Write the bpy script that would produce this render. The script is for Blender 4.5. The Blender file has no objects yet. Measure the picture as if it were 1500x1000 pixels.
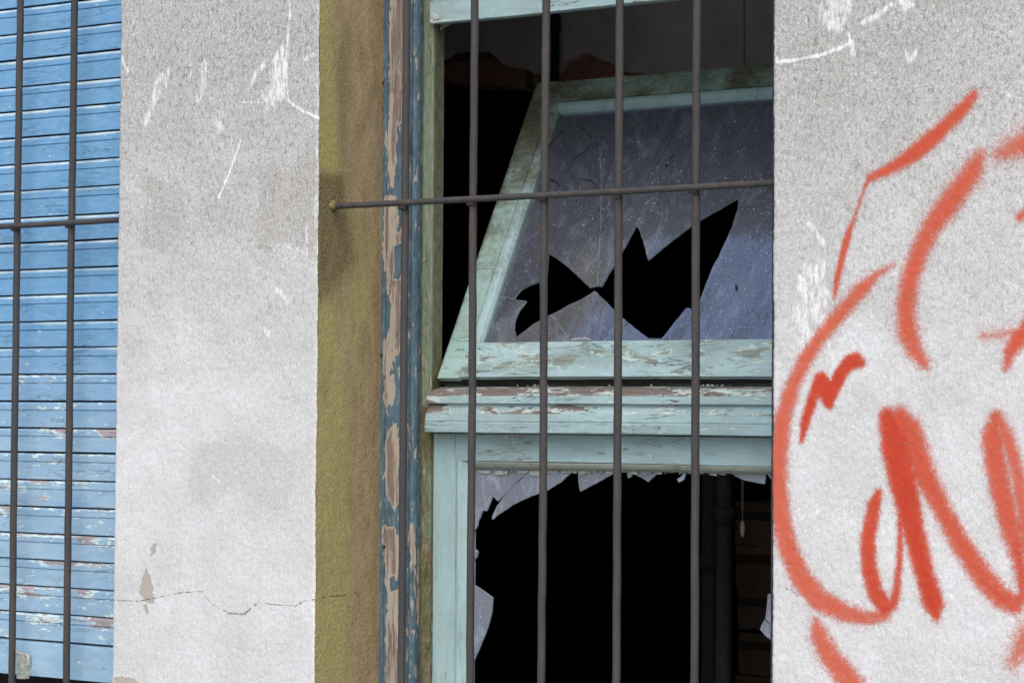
import bpy, bmesh, math, random
import numpy as np
from mathutils import Vector, Matrix
from mathutils.geometry import tessellate_polygon, delaunay_2d_cdt
random.seed(7); rng = np.random.default_rng(11)
sc = bpy.context.scene
COL = sc.collection
rad = math.radians

# ------------------------------------------------------------------ camera
CY = -2.80; CZ = 1.60; F = 3542.0
YAW, PIT, ROL = rad(33.4687), rad(1.7105), rad(0.3607)
fw = np.array([-math.sin(YAW)*math.cos(PIT), math.cos(YAW)*math.cos(PIT), math.sin(PIT)])
r0 = np.array([math.cos(YAW), math.sin(YAW), 0.0]); u0 = np.cross(r0, fw)
rt = r0*math.cos(ROL)+u0*math.sin(ROL); up = -r0*math.sin(ROL)+u0*math.cos(ROL)
CP = np.array([0.0, CY, CZ])
cam = bpy.data.cameras.new('camera'); co = bpy.data.objects.new('camera', cam); COL.objects.link(co)
cam.sensor_width = 36; cam.lens = F*36/1500; cam.clip_end = 500; cam.clip_start = 0.05
co.matrix_world = Matrix(((rt[0], up[0], -fw[0], CP[0]), (rt[1], up[1], -fw[1], CP[1]), (rt[2], up[2], -fw[2], CP[2]), (0, 0, 0, 1)))
sc.camera = co

def ray(px, py): return fw*F + rt*(px-750) - up*(py-500)
def hit(px, py, n, p0):
    d = ray(px, py); t = np.dot(np.array(p0)-CP, n)/np.dot(d, n); return CP+d*t
def at(px, py, Y): return hit(px, py, np.array([0, 1., 0]), (0, Y, 0))
def X(px, Y, py=500): return float(at(px, py, Y)[0])
def Z(py, Y, px=880): return float(at(px, py, Y)[2])
def trace(pts, Y): return np.array([[at(p[0], p[1], Y)[0], at(p[0], p[1], Y)[2]] for p in pts])

# ------------------------------------------------------------------ objects
def tag(o, label=None, cat=None, group=None, kind=None):
    if label: o['label'] = label
    if cat: o['category'] = cat
    if group: o['group'] = group
    if kind: o['kind'] = kind
    return o
def empty(name, loc, **k):
    o = bpy.data.objects.new(name, None); o.location = loc; o.empty_display_size = .05
    COL.objects.link(o); return tag(o, **k)
def origin(parent):
    v = Vector((0, 0, 0))
    while parent: v += parent.location; parent = parent.parent
    return np.array(v)
class Mesh:
    def __init__(s): s.v = []; s.f = []; s.mi = []; s.n = 0; s.at = {}
    def add(s, V, Fc, mi=0, **attrs):
        V = np.asarray(V, float).reshape(-1, 3)
        for k in attrs:
            if k not in s.at: s.at[k] = [np.zeros(s.n)]
        for k in s.at:
            s.at[k].append(np.asarray(attrs[k], float).reshape(-1) if k in attrs else np.zeros(len(V)))
        s.v.append(V); s.f += [tuple(int(i)+s.n for i in f) for f in Fc]; s.mi += [mi]*len(Fc); s.n += len(V)
    def build(s, name, mats, parent=None, smooth=False, **k):
        V = np.concatenate(s.v) - origin(parent)
        me = bpy.data.meshes.new(name); me.from_pydata(V.tolist(), [], s.f)
        for m in (mats if isinstance(mats, (list, tuple)) else [mats]): me.materials.append(m)
        me.polygons.foreach_set('material_index', np.array(s.mi, dtype=np.int32))
        if smooth: me.polygons.foreach_set('use_smooth', np.ones(len(s.f), dtype=bool))
        for a, L in s.at.items():
            A = me.attributes.new(a, 'FLOAT', 'POINT'); A.data.foreach_set('value', np.concatenate(L).astype(np.float32))
        me.update()
        o = bpy.data.objects.new(name, me); COL.objects.link(o)
        if parent: o.parent = parent
        return tag(o, **k)
def wob(V, amp, seed=0, fr=(9, 23, 61)):
    V = np.asarray(V, float); r = np.random.default_rng(seed); out = V.copy()
    for c in range(3):
        w = 0
        for i, f in enumerate(fr):
            k = r.normal(size=3)*f; ph = r.uniform(0, 6.28)
            w = w + np.sin(V@k+ph)/(i+1)
        out[:, c] += amp*w
    return out
def gridfaces(a, b, closed=False):   # a rows (sweep) x b cols (profile)
    fs = []
    for i in range(a-1):
        for j in range(b if closed else b-1):
            j2 = (j+1) % b
            fs.append((i*b+j, i*b+j2, (i+1)*b+j2, (i+1)*b+j))
    return fs
def resample(P, step, closed=True):
    P = [np.array(p, float) for p in P]; out = []
    n = len(P)
    for i in range(n if closed else n-1):
        a, b = P[i], P[(i+1) % n]; k = max(1, int(np.linalg.norm(b-a)/step))
        for j in range(k): out.append(a+(b-a)*j/k)
    if not closed: out.append(P[-1])
    return np.array(out)
def sweep(m, prof, fn, t0, t1, step=.004, pstep=.003, amp=.0003, seed=0, mi=0, attr=None):
    """closed profile swept from t0 to t1; fn(profile_points(n,2), t) -> (n,3)"""
    P = resample(prof, pstep); n = max(2, int(abs(t1-t0)/step)+1); T = np.linspace(t0, t1, n)
    V = np.concatenate([fn(P, t) for t in T]); F_ = gridfaces(n, len(P), True)
    F_.append(tuple(range(len(P)))[::-1]); F_.append(tuple((n-1)*len(P)+i for i in range(len(P))))
    W = wob(V, amp, seed)
    m.add(W, F_, mi, **(attr(V) if attr else {})); return V
fx = lambda P, t: np.c_[np.full(len(P), t), P[:, 0], P[:, 1]]      # profile (Y,Z) along X
fz = lambda P, t: np.c_[P[:, 0], P[:, 1], np.full(len(P), t)]      # profile (X,Y) along Z
def box(m, x0, x1, y0, y1, z0, z1, mi=0, **a):
    V = [(x, y, z) for x in (x0, x1) for y in (y0, y1) for z in (z0, z1)]
    m.add(V, [(0, 1, 3, 2), (4, 6, 7, 5), (0, 4, 5, 1), (2, 3, 7, 6), (0, 2, 6, 4), (1, 5, 7, 3)], mi, **{k: np.full(8, v) for k, v in a.items()})
def tube(m, pts, r, seg=14, mi=0, amp=0, seed=0, step=.01, taper=None, **a):
    P = resample(pts, step, False); n = len(P); V = []
    for i, p in enumerate(P):
        d = P[min(i+1, n-1)]-P[max(i-1, 0)]; d /= np.linalg.norm(d)
        a1 = np.cross(d, [0, 1, 0]) if abs(d[1]) < .9 else np.cross(d, [1, 0, 0]); a1 /= np.linalg.norm(a1); a2 = np.cross(d, a1)
        rr = r*(taper(i/(n-1)) if taper else 1)
        for k in range(seg):
            th = 2*math.pi*k/seg; V.append(p+rr*(math.cos(th)*a1+math.sin(th)*a2))
    F_ = gridfaces(n, seg, True); F_.append(tuple(range(seg))[::-1]); F_.append(tuple((n-1)*seg+i for i in range(seg)))
    V = np.array(V)
    if amp: V = wob(V, amp, seed, (7, 60, 170))
    m.add(V, F_, mi, **{k: np.full(len(V), v) for k, v in a.items()})

# ------------------------------------------------------------------ mask maths
def segdist(P, L, W=None):
    """distance from P(n,2) to polyline L(k,2); with W: max over segments of (halfwidth - distance)"""
    best = np.full(len(P), 9.0 if W is None else -9.0)
    for i in range(len(L)-1):
        a, b = L[i], L[i+1]; ab = b-a; t = np.clip(((P-a)@ab)/max(ab@ab, 1e-12), 0, 1)
        d = np.linalg.norm(P-(a+t[:, None]*ab), axis=1)
        if W is None: best = np.minimum(best, d)
        else: best = np.maximum(best, W[i]+(W[i+1]-W[i])*t-d)
    return best
def inpoly(P, L):
    x, y = P[:, 0], P[:, 1]; c = np.zeros(len(P), bool); j = len(L)-1
    for i in range(len(L)):
        xi, yi, xj, yj = L[i][0], L[i][1], L[j][0], L[j][1]
        with np.errstate(divide='ignore', invalid='ignore'):
            k = ((yi > y) != (yj > y)) & (x < (xj-xi)*(y-yi)/(yj-yi+1e-15)+xi)
        c ^= k; j = i
    return c
def polymask(P, L, soft):
    d = segdist(P, np.vstack([L, L[:1]])); return np.clip(.5+np.where(inpoly(P, L), d, -d)/(2*soft), 0, 1)
def noise2(P, f, seed=0):
    """smooth value noise 0..1 (numpy)"""
    r = np.random.default_rng(seed); T = r.random((128, 128)); q = P*f; i = np.floor(q).astype(int); u = q-i; u = u*u*(3-2*u)
    g = lambda a, b: T[(i[:, 0]+a) % 128, (i[:, 1]+b) % 128]
    return (g(0, 0)*(1-u[:, 0])+g(1, 0)*u[:, 0])*(1-u[:, 1])+(g(0, 1)*(1-u[:, 0])+g(1, 1)*u[:, 0])*u[:, 1]

# ------------------------------------------------------------------ materials
def lin(*c):
    return tuple(((v/255)/12.92 if v/255 <= .04045 else ((v/255+.055)/1.055)**2.4) for v in c)+(1,)
class NT:
    def __init__(s, name, rough=.8, spec=.3):
        s.m = bpy.data.materials.new(name); s.m.use_nodes = True; s.t = s.m.node_tree; s.N = s.t.nodes
        s.b = s.N['Principled BSDF']; s.b.inputs['Roughness'].default_value = rough
        s.b.inputs['Specular IOR Level'].default_value = spec
        s.out = s.N['Material Output']; s.co = s.N.new('ShaderNodeTexCoord').outputs['Object']
    def lk(s, a, b):
        if isinstance(a, (int, float)): b.default_value = a
        elif isinstance(a, tuple): b.default_value = a
        else: s.t.links.new(a, b)
    def vec(s, sc_, rot=(0, 0, 0), loc=(0, 0, 0)):
        n = s.N.new('ShaderNodeMapping'); n.inputs['Scale'].default_value = sc_; n.inputs['Rotation'].default_value = rot
        n.inputs['Location'].default_value = loc; s.lk(s.co, n.inputs[0]); return n.outputs[0]
    def noise(s, scale, det=4, rough=.55, v=None, dist=0):
        n = s.N.new('ShaderNodeTexNoise'); n.inputs['Scale'].default_value = scale; n.inputs['Detail'].default_value = det
        n.inputs['Roughness'].default_value = rough; n.inputs['Distortion'].default_value = dist
        s.lk(v if v else s.co, n.inputs['Vector']); return n.outputs['Fac']
    def vor(s, scale, v=None, feat='F1', rnd=1):
        n = s.N.new('ShaderNodeTexVoronoi'); n.feature = feat; n.inputs['Scale'].default_value = scale; n.inputs['Randomness'].default_value = rnd
        s.lk(v if v else s.co, n.inputs['Vector']); return n.outputs['Distance']
    def mp(s, x, a, b, c=0, d=1):
        n = s.N.new('ShaderNodeMapRange'); n.clamp = True; s.lk(x, n.inputs[0])
        for i, q in enumerate((a, b, c, d)): s.lk(q, n.inputs[1+i])
        return n.outputs[0]
    def ma(s, op, a, b=0, c=None):
        n = s.N.new('ShaderNodeMath'); n.operation = op; s.lk(a, n.inputs[0]); s.lk(b, n.inputs[1])
        if c is not None: s.lk(c, n.inputs[2])
        return n.outputs[0]
    def mul(s, a, b): return s.ma('MULTIPLY', a, b)
    def add(s, a, b): return s.ma('ADD', a, b)
    def mix(s, f, a, b, mode='MIX'):
        n = s.N.new('ShaderNodeMix'); n.data_type = 'RGBA'; n.blend_type = mode
        s.lk(f, n.inputs[0]); s.lk(a, n.inputs[6]); s.lk(b, n.inputs[7]); return n.outputs[2]
    def attr(s, name):
        n = s.N.new('ShaderNodeAttribute'); n.attribute_name = name; return n.outputs['Fac']
    def sep(s, i):
        n = s.N.new('ShaderNodeSeparateXYZ'); s.lk(s.co, n.inputs[0]); return n.outputs[i]
    def bump(s, h, dist, strength=1, nrm=None):
        n = s.N.new('ShaderNodeBump'); n.inputs['Distance'].default_value = dist; n.inputs['Strength'].default_value = strength
        s.lk(h, n.inputs['Height'])
        if nrm: s.lk(nrm, n.inputs['Normal'])
        return n.outputs[0]
    def fin(s, col, nrm=None, rough=None):
        s.lk(col, s.b.inputs['Base Color'])
        if nrm: s.lk(nrm, s.b.inputs['Normal'])
        if rough is not None: s.lk(rough, s.b.inputs['Roughness'])
        return s.m

def mat_render(name, shift=0.0):
    n = NT(name, .92, .15)
    big = n.noise(3.2, 4, .6); mid = n.noise(14, 5, .62, dist=.4)
    vs = n.vec((60, 60, 16)); streak = n.noise(1.0, 5, .7, v=vs)
    grit = n.noise(330, 3, .7); grit2 = n.noise(750, 2, .6); pit = n.noise(170, 4, .75, v=n.vec((1, 1, .55)))
    zz = n.sep(2)
    # dirt is heavier higher up the wall
    hi = n.mp(n.add(zz, n.mul(n.ma('SUBTRACT', mid, .5), .35)), 1.62, 2.12)
    col = n.mix(n.mp(big, .40, .62), lin(210+shift, 210+shift, 209+shift), lin(195+shift, 194+shift, 191+shift))
    col = n.mix(n.mul(n.mp(mid, .42, .62), .5), col, lin(192, 189, 183))
    col = n.mix(n.mul(hi, .62), col, lin(170, 168, 162))
    col = n.mix(n.mul(n.attr('stain'), n.mp(grit, .2, .7, .7, 1)), col, lin(168, 164, 156))
    sp = n.mp(pit, .51, .64); amt = n.add(n.mul(hi, .60), .18)
    col = n.mix(n.mul(sp, amt), col, lin(116, 114, 108))
    col = n.mix(n.mul(n.mul(n.mp(streak, .55, .72), hi), .5), col, lin(150, 147, 140))
    col = n.mix(n.mul(n.mp(grit2, .50, .64), n.add(n.mul(hi, .38), .16)), col, lin(112, 110, 106))
    col = n.mix(n.mul(n.mp(n.noise(300, 3, .8, v=n.vec((1, 1, .6), loc=(3, 2, 1))), .53, .61), n.add(n.mul(hi, .36), .17)), col, lin(118, 116, 112))
    col = n.mix(n.mul(n.mp(grit, .55, .65), .55), col, lin(232, 231, 230))
    wst = n.noise(1.0, 5, .72, v=n.vec((190, 190, 45), rot=(0, .12, 0), loc=(5, 2, 8)))
    col = n.mix(n.mul(n.mul(n.mp(wst, .60, .70), n.add(n.mul(hi, .6), .12)), .8), col, lin(222, 221, 219))
    # painted-over scrapes, bare patches, cracks
    sn = n.noise(170, 5, .75, v=n.vec((1, 1, .25), rot=(0, -.15, 0)))
    scr = n.mul(n.mp(n.add(n.attr('scrape'), n.mul(n.ma('SUBTRACT', sn, .5), 2.6)), .45, .90), .80)
    col = n.mix(scr, col, lin(232, 231, 229))
    bn = n.noise(220, 4, .7)
    bare = n.mp(n.add(n.attr('bare'), n.mul(n.ma('SUBTRACT', bn, .5), .9)), .45, .55)
    col = n.mix(bare, col, lin(166, 160, 148))
    cr = n.mp(n.add(n.attr('crack'), n.mul(n.ma('SUBTRACT', n.noise(260, 2), .5), .8)), .66, .90)
    col = n.mix(n.mul(cr, .58), col, lin(78, 72, 66))
    h = n.add(n.add(n.mul(grit, .5), n.mul(pit, -.9)), n.add(n.mul(scr, .5), n.add(n.mul(bare, -1.2), n.mul(cr, -2.5))))
    nm = n.bump(h, .0011, .8); nm = n.bump(mid, .004, .35, nm)
    return n.fin(col, nm)

def mat_reveal():
    n = NT('mossy_render', .95, .12)
    y = n.sep(1)
    big = n.noise(7, 5, .6, v=n.vec((1, 1, .35))); mid = n.noise(45, 5, .65, v=n.vec((1, 1, .4))); gr = n.noise(420, 3, .7); g2 = n.noise(180, 4, .75)
    d = n.add(n.add(y, n.mul(n.ma('SUBTRACT', big, .5), .09)), n.mul(n.ma('SUBTRACT', mid, .5), .03))
    ochre = n.mix(n.mp(mid, .3, .7), lin(136, 117, 88), lin(168, 147, 116))
    tan = n.mix(n.mp(mid, .3, .7), lin(214, 194, 176), lin(232, 214, 198))
    col = n.mix(n.mp(d, .070, .100), ochre, tan)
    olive = n.mix(n.mp(g2, .35, .65), lin(130, 126, 68), lin(180, 172, 110))
    col = n.mix(n.mul(n.attr('moss'), n.mp(n.add(n.mul(g2, .5), n.mul(mid, .5)), .38, .58, .35, 1)), col, olive)
    lich = n.mp(n.add(n.mul(n.attr('lichen'), .32), gr), .66, .76)
    col = n.mix(n.mul(lich, .55), col, lin(160, 152, 84))
    col = n.mix(n.mul(n.attr('damp'), n.mp(g2, .3, .6, .95, .7)), col, lin(70, 58, 38))
    col = n.mix(n.mul(n.mp(g2, .52, .66), .38), col, lin(96, 86, 54)); col = n.mix(n.mul(n.mp(gr, .5, .6), .35), col, lin(208, 196, 150)); col = n.mix(n.mul(n.mp(n.noise(300, 3, .8, v=n.vec((1, 1, .8), loc=(2, 5, 1))), .53, .62), .4), col, lin(92, 84, 58))
    cr = n.mp(n.add(n.attr('crack'), n.mul(n.ma('SUBTRACT', n.noise(260, 2), .5), .5)), .75, .9)
    col = n.mix(cr, col, lin(52, 44, 32))
    h = n.add(n.mul(gr, .5), n.add(n.mul(g2, .9), n.mul(cr, -2)))
    nm = n.bump(h, .0013, .9); nm = n.bump(mid, .003, .4, nm)
    return n.fin(col, nm)

def mat_paint(name, c1, c2, bare, primer, thr=.62, axis=2, grime=(0, 0, 0), gr_amt=.3, crack=.5, rough=.55, faded=None, rim=.026, el=1, fr_=1):
    """old oil paint on wood: fine cracks along the grain, chips with a pale primer rim, grey-brown wood below"""
    n = NT(name, rough, .35)
    s1 = [1, 1, 1]; s1[axis] = .28; s2 = [1, 1, 1]; s2[axis] = .06
    w = n.attr('wear'); mo = n.attr('moss')
    sa = [1, 1, 1]; sa[axis] = .28*el
    a = n.noise(38*fr_, 6, .68, v=n.vec(sa), dist=.3); b = n.noise(170, 4, .6, v=n.vec(s1))
    grain = n.noise(260, 5, .65, v=n.vec(s2)); big = n.noise(6, 3)
    p = n.add(n.add(n.mul(a, .75), n.mul(b, .25)), n.mul(n.ma('SUBTRACT', w, 0), .55))
    p = n.add(p, n.mul(n.ma('SUBTRACT', n.noise(310, 3, .7, v=n.vec(s1)), .5), .10))
    fl = n.mp(n.add(n.noise(150, 3, .6, v=n.vec(s1, loc=(7, 3, 5))), n.mul(w, .45)), .68, .70)
    chip = n.ma('MAXIMUM', n.mp(p, thr, thr+.014), fl); rv = n.mp(n.noise(48*fr_, 5, .75, v=n.vec(s2 if el < 1 else s1, loc=(2, 8, 3))), .42, .60, thr+.002, thr+rim*(2.7 if el < 1 else 2.2)); core = n.mp(n.ma('SUBTRACT', p, rv), 0, .10 if el < 1 else .022)
    col = n.mix(n.mp(big, .35, .65), c1, c2)
    pl = n.mp(n.add(n.attr('pale'), n.mul(n.ma('SUBTRACT', a, .5), 1.2)), .35, .6)
    col = n.mix(pl, col, primer)
    if faded: col = n.mix(n.mul(n.attr('fade'), n.mp(a, .3, .6, .55, 1)), col, faded)
    col = n.mix(n.mul(n.mp(b, .45, .7), .25), col, n.mix(.5, c1, (.75, .78, .76, 1)))
    col = n.mix(n.mul(n.mp(n.noise(23, 6, .7, v=n.vec(s1)), .45, .75), gr_amt), col, grime)
    wood = n.mix(n.mp(grain, .35, .68), n.mix(n.mp(n.noise(11, 3, .6), .42, .6), bare, tuple((v+.22)*.5 for v in bare[:3])+(1,)), tuple(v*.55 for v in bare[:3])+(1,))
    col = n.mix(chip, col, primer); col = n.mix(core, col, wood)
    s3 = [1, 1, 1]; s3[axis] = .13
    ce = n.ma('ABSOLUTE', n.ma('SUBTRACT', n.noise(75, 3, .6, v=n.vec(s3, loc=(1.3, 2.1, .7)), dist=.6), .5))
    cm = n.mul(n.mp(ce, .0, .013, 1, 0), n.mp(n.noise(26, 4, .6, v=n.vec(s1, loc=(4, 1, 2))), .49, .60))
    col = n.mix(n.mul(cm, crack), col, tuple(v*.35 for v in grime[:3])+(1,))
    mossn = n.mp(n.add(mo, n.mul(n.ma('SUBTRACT', n.noise(120, 5, .75), .5), .9)), .35, .75)
    col = n.mix(n.mul(mossn, .85), col, n.mix(n.mp(b, .4, .6), lin(66, 62, 34), lin(96, 88, 54)))
    h = n.add(n.add(n.mul(chip, -.6), n.mul(core, -.35)), n.add(n.mul(n.mul(grain, core), .5), n.mul(cm, -.8)))
    nm = n.bump(h, .0011, .9); nm = n.bump(n.add(n.mul(grain, .4), n.mul(b, .5)), .0006, .5, nm)
    return n.fin(col, nm, n.mp(chip, 0, 1, rough, .9))

GRIME = lin(96, 88, 78)
M = {}
M['render'] = mat_render('weathered_render')
M['reveal'] = mat_reveal()
AQ1, AQ2 = lin(144, 171, 173), lin(157, 182, 183)
M['aqua'] = mat_paint('aqua_paint', AQ1, AQ2, lin(122, 110, 102), lin(182, 192, 186), .645, 0, lin(110, 114, 104), .55, .85)
M['aqua_b'] = mat_paint('weathered_aqua_paint', AQ1, AQ2, lin(138, 148, 138), lin(172, 190, 184), .60, 0, lin(100, 110, 98), .75, 1.0, rim=.03, fr_=1.6)
M['aqua_v'] = mat_paint('aqua_paint_upright', lin(142, 170, 171), lin(152, 178, 179), lin(112, 98, 86), lin(172, 184, 178), .70, 2, lin(118, 126, 108), .4, .5)
M['sash'] = mat_paint('weathered_sash_paint', lin(140, 168, 160), lin(148, 178, 172), lin(104, 96, 76), lin(176, 186, 172), .67, 0, lin(112, 112, 88), .6, .6)
M['green'] = mat_paint('sage_green_paint', lin(108, 121, 98), lin(102, 114, 90), lin(110, 88, 68), lin(150, 146, 122), .68, 2, lin(84, 82, 52), .45, .6)
M['dull'] = mat_paint('dull_grey_green_paint', lin(128, 134, 122), lin(136, 144, 134), lin(112, 96, 78), lin(160, 160, 146), .70, 0, lin(110, 106, 90), .5, .4)
M['blue'] = mat_paint('old_blue_paint', lin(68, 90, 102), lin(76, 106, 120), lin(136, 118, 108), lin(162, 152, 138), .64, 2, lin(52, 64, 66), .6, .8, rim=.10, el=.55, fr_=1.9)
M['shutter'] = mat_paint('faded_blue_paint', lin(92, 146, 188), lin(100, 154, 194), lin(176, 166, 168), lin(196, 212, 214), .675, 0, lin(84, 116, 140), .35, .5, .6, faded=lin(150, 178, 196), rim=.05)

def mat_iron():
    n = NT('rusty_iron', .75, .35)
    a = n.noise(30, 6, .7, v=n.vec((1, 1, .35))); b = n.noise(240, 4, .7)
    col = n.mix(n.mp(a, .38, .68), lin(58, 57, 58), lin(73, 68, 64))
    col = n.mix(n.mul(n.mp(b, .5, .68), .6), col, lin(52, 49, 50))
    r = n.mp(n.add(n.attr('rust'), n.mul(n.ma('SUBTRACT', n.noise(85, 5, .7, v=n.vec((1, 1, .4))), .5), 2.4)), .38, .8)
    col = n.mix(n.mul(r, .8), col, n.mix(n.mp(b, .4, .6), lin(92, 68, 56), lin(74, 58, 48)))
    return n.fin(col, n.bump(n.add(b, n.mul(a, .9)), .0013, 1))
M['iron'] = mat_iron()

def mat_glass(name, dust, tint, streaky, gloss_rough=.06):
    n = NT(name)
    tr = n.N.new('ShaderNodeBsdfTransparent'); tr.inputs[0].default_value = (.72, .76, .76, 1)
    gl = n.N.new('ShaderNodeBsdfGlossy'); gl.inputs['Roughness'].default_value = gloss_rough; gl.inputs['Color'].default_value = (.74, .85, 1, 1)  # gloss colour tinted blue to paint a bluer sky reflection
    df = n.N.new('ShaderNodeBsdfDiffuse')
    fr = n.N.new('ShaderNodeFresnel'); fr.inputs[0].default_value = 1.55
    sw = n.noise(9, 5, .6, v=n.vec((1.6, .8, .5), rot=(0, .5, 0)), dist=1.6)
    fine = n.noise(140, 5, .75); spk = n.noise(330, 3, .6)
    nm = n.bump(n.add(n.mul(sw, 2.2), n.mul(fine, .03)), .002, .22)
    nm2 = n.bump(n.noise(60, 2, v=n.vec((1, 1, .4)), dist=1), .0004, .25, nm)
    for q in (gl.inputs['Normal'], fr.inputs['Normal']): n.lk(nm2, q)
    run = n.noise(24, 6, .7, v=n.vec((.9, .6, .5), rot=(0, .6, 0)), dist=2.2)
    d = n.add(n.mul(n.mp(run, .50, .78), streaky), n.mul(n.mp(spk, .66, .71), .55))
    d = n.ma('MINIMUM', n.add(n.add(d, dust), n.mul(n.mp(fine, .5, .8), .16)), 1.0)
    tint = n.mix(n.mp(n.noise(22, 6, .72, v=n.vec((1.0, .6, .5), rot=(0, .6, 0), loc=(3, 1, 2)), dist=2.0), .52, .70), tint, lin(160, 165, 182))
    n.lk(n.mix(n.mp(spk, .6, .72), tint, lin(190, 196, 204)), df.inputs[0])
    m1 = n.N.new('ShaderNodeMixShader'); n.lk(n.mp(n.mul(fr.outputs[0], 5.6), 0, 1), m1.inputs[0]); n.lk(tr.outputs[0], m1.inputs[1]); n.lk(gl.outputs[0], m1.inputs[2])  # mirror share raised well above the Fresnel value
    m2 = n.N.new('ShaderNodeMixShader'); n.lk(d, m2.inputs[0]); n.lk(m1.outputs[0], m2.inputs[1]); n.lk(df.outputs[0], m2.inputs[2])
    n.lk(m2.outputs[0], n.out.inputs[0]); return n.m
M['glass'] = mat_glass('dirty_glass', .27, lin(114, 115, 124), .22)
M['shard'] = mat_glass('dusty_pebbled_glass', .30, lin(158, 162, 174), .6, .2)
def simple(name, c, rough=.8, c2=None, sc_=60, bd=.001):
    n = NT(name, rough, .2); a = n.noise(sc_, 5, .65)
    return n.fin(n.mix(n.mp(a, .35, .65), c, c2 or tuple(v*.6 for v in c[:3])+(1,)), n.bump(a, bd, .6))
M['void'] = simple('gap_shade_black', (.010, .009, .008, 1), .95)  # black that stands in for the shade in the sash gap
M['edge'] = simple('glass_edge', lin(150, 170, 176), .3)
M['putty'] = simple('dry_putty', lin(186, 190, 180), .9, lin(136, 138, 126), 160)
M['near_black'] = simple('darkened_plaster', (.03, .027, .025, 1), .95)  # near-black colour carries the darkness of the unlit room
M['plaster'] = simple('dim_plaster', lin(206, 196, 188), .95, lin(178, 168, 160), 9, .002)
M['pipe'] = simple('dark_green_pipe', lin(30, 34, 33), .85, lin(24, 27, 26), 30)
M['pave'] = simple('pavement_concrete', (.28, .27, .26, 1), .9, (.2, .2, .19, 1), 12, .003)
M['nail'] = simple('rusty_nail', lin(96, 60, 44), .8)
M['cord'] = simple('pale_cord', lin(150, 150, 148), .8)
M['knob'] = simple('pink_knob', lin(206, 178, 168), .5, lin(190, 160, 150))
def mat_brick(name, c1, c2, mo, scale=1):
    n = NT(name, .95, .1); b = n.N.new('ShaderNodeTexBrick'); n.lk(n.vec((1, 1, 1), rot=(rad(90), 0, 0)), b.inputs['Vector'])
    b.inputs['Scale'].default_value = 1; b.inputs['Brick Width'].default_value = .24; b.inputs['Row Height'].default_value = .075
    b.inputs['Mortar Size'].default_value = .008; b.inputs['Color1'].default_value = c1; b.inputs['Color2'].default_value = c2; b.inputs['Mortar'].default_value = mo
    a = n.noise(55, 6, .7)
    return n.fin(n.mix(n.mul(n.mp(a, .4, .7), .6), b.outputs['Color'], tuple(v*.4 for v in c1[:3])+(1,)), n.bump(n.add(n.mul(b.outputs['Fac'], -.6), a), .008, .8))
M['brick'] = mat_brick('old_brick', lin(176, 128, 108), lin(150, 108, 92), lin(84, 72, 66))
M['dimbrick'] = mat_brick('dimmed_brick', lin(74, 62, 52), lin(60, 49, 41), lin(34, 30, 27))  # brick dimmed in its colour to suit the dark room

# ------------------------------------------------------------------ ground
m = Mesh(); m.add([(-60, -60, 0), (60, -60, 0), (60, 60, 0), (-60, 60, 0)], [(0, 1, 2, 3)])
m.build('pavement', M['pave'], kind='structure')

# ------------------------------------------------------------------ facade wall
ZB, ZT = 1.08, 2.30        # finely modelled band
WT = .26                   # wall thickness
facade = empty('facade_wall', (-2.2, .13, 0), label='weathered pale rendered facade wall around the barred windows, orange-red graffiti on its right side', cat='wall', kind='thing')
eA = (trace([(177, 0), (163.5, 1000)], 0)); eB = trace([(467.5, 0), (459.5, 1000)], 0); eC = trace([(1133.5, 0), (1131, 1000)], 0)
def edge(e, z, seed, amp=.0011):
    z = np.asarray(z, float); x = e[0, 0]+(e[1, 0]-e[0, 0])*(z-e[0, 1])/(e[1, 1]-e[0, 1])
    q = np.c_[z, z*0+seed]
    return x+amp*(noise2(q, 22, seed)-.5)*1.2+amp*(noise2(q, 260, seed+1)-.5)*1.0
def edgeA(z): return edge(eA, z, 3)
def edgeB(z): return edge(eB, z, 5, .0014)
def edgeC(z): return edge(eC, z, 9)
def wallgrid(xa, xb, z0, z1, step, capl=True, capr=True):
    nz = int((z1-z0)/step)+1; zs = np.linspace(z0, z1, nz)
    A, B = xa(zs), xb(zs); nx = int((B.mean()-A.mean())/step)+1; s = np.linspace(0, 1, nx)
    XX = A[:, None]+(B-A)[:, None]*s[None]; ZZ = np.repeat(zs[:, None], nx, 1)
    dl = XX-A[:, None]; dr = B[:, None]-XX
    rnd = lambda d: .0022*np.clip(1-d/.004, 0, 1)**2
    YY = (rnd(dl) if capl else 0)+(rnd(dr) if capr else 0)
    P = np.c_[XX.ravel(), ZZ.ravel()]
    YY = YY.ravel()+.0012*(noise2(P, 25, 1)-.5)+.0006*(noise2(P, 160, 2)-.5)
    return np.c_[P[:, 0], YY, P[:, 1]], gridfaces(nz, nx), P
def wall_attrs(P, scr=(), crk=(), bar=(), stn=()):
    S = np.zeros(len(P)); C = S.copy(); B = S.copy(); T = S.copy()
    for pts, w, a in scr: L = trace(pts, 0); S = np.maximum(S, a*np.clip(1-(segdist(P+np.c_[noise2(P, 130, 7)-.5, noise2(P, 60, 8)-.5]*.005*min(1, w/4), L)-w*.0009)/(.0034+.0012*w), 0, 1))
    for pts, a in crk: L = trace(pts, 0); C = np.maximum(C, a*np.clip(1-segdist(P, L)/.0050, 0, 1))
    for pts, a in bar: B = np.maximum(B, a*polymask(P+np.c_[noise2(P, 260, 5)-.5, noise2(P, 200, 6)-.5]*.005, trace(pts, 0), .003))
    for pts, a, sf in stn: T = np.maximum(T, a*polymask(P+np.c_[noise2(P, 30, 9)-.5, noise2(P, 24, 10)-.5]*.030+np.c_[noise2(P, 110, 11)-.5, noise2(P, 110, 12)-.5]*.010, trace(pts, 0), sf))
    return dict(scrape=S, crack=C, bare=B, stain=T)
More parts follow.
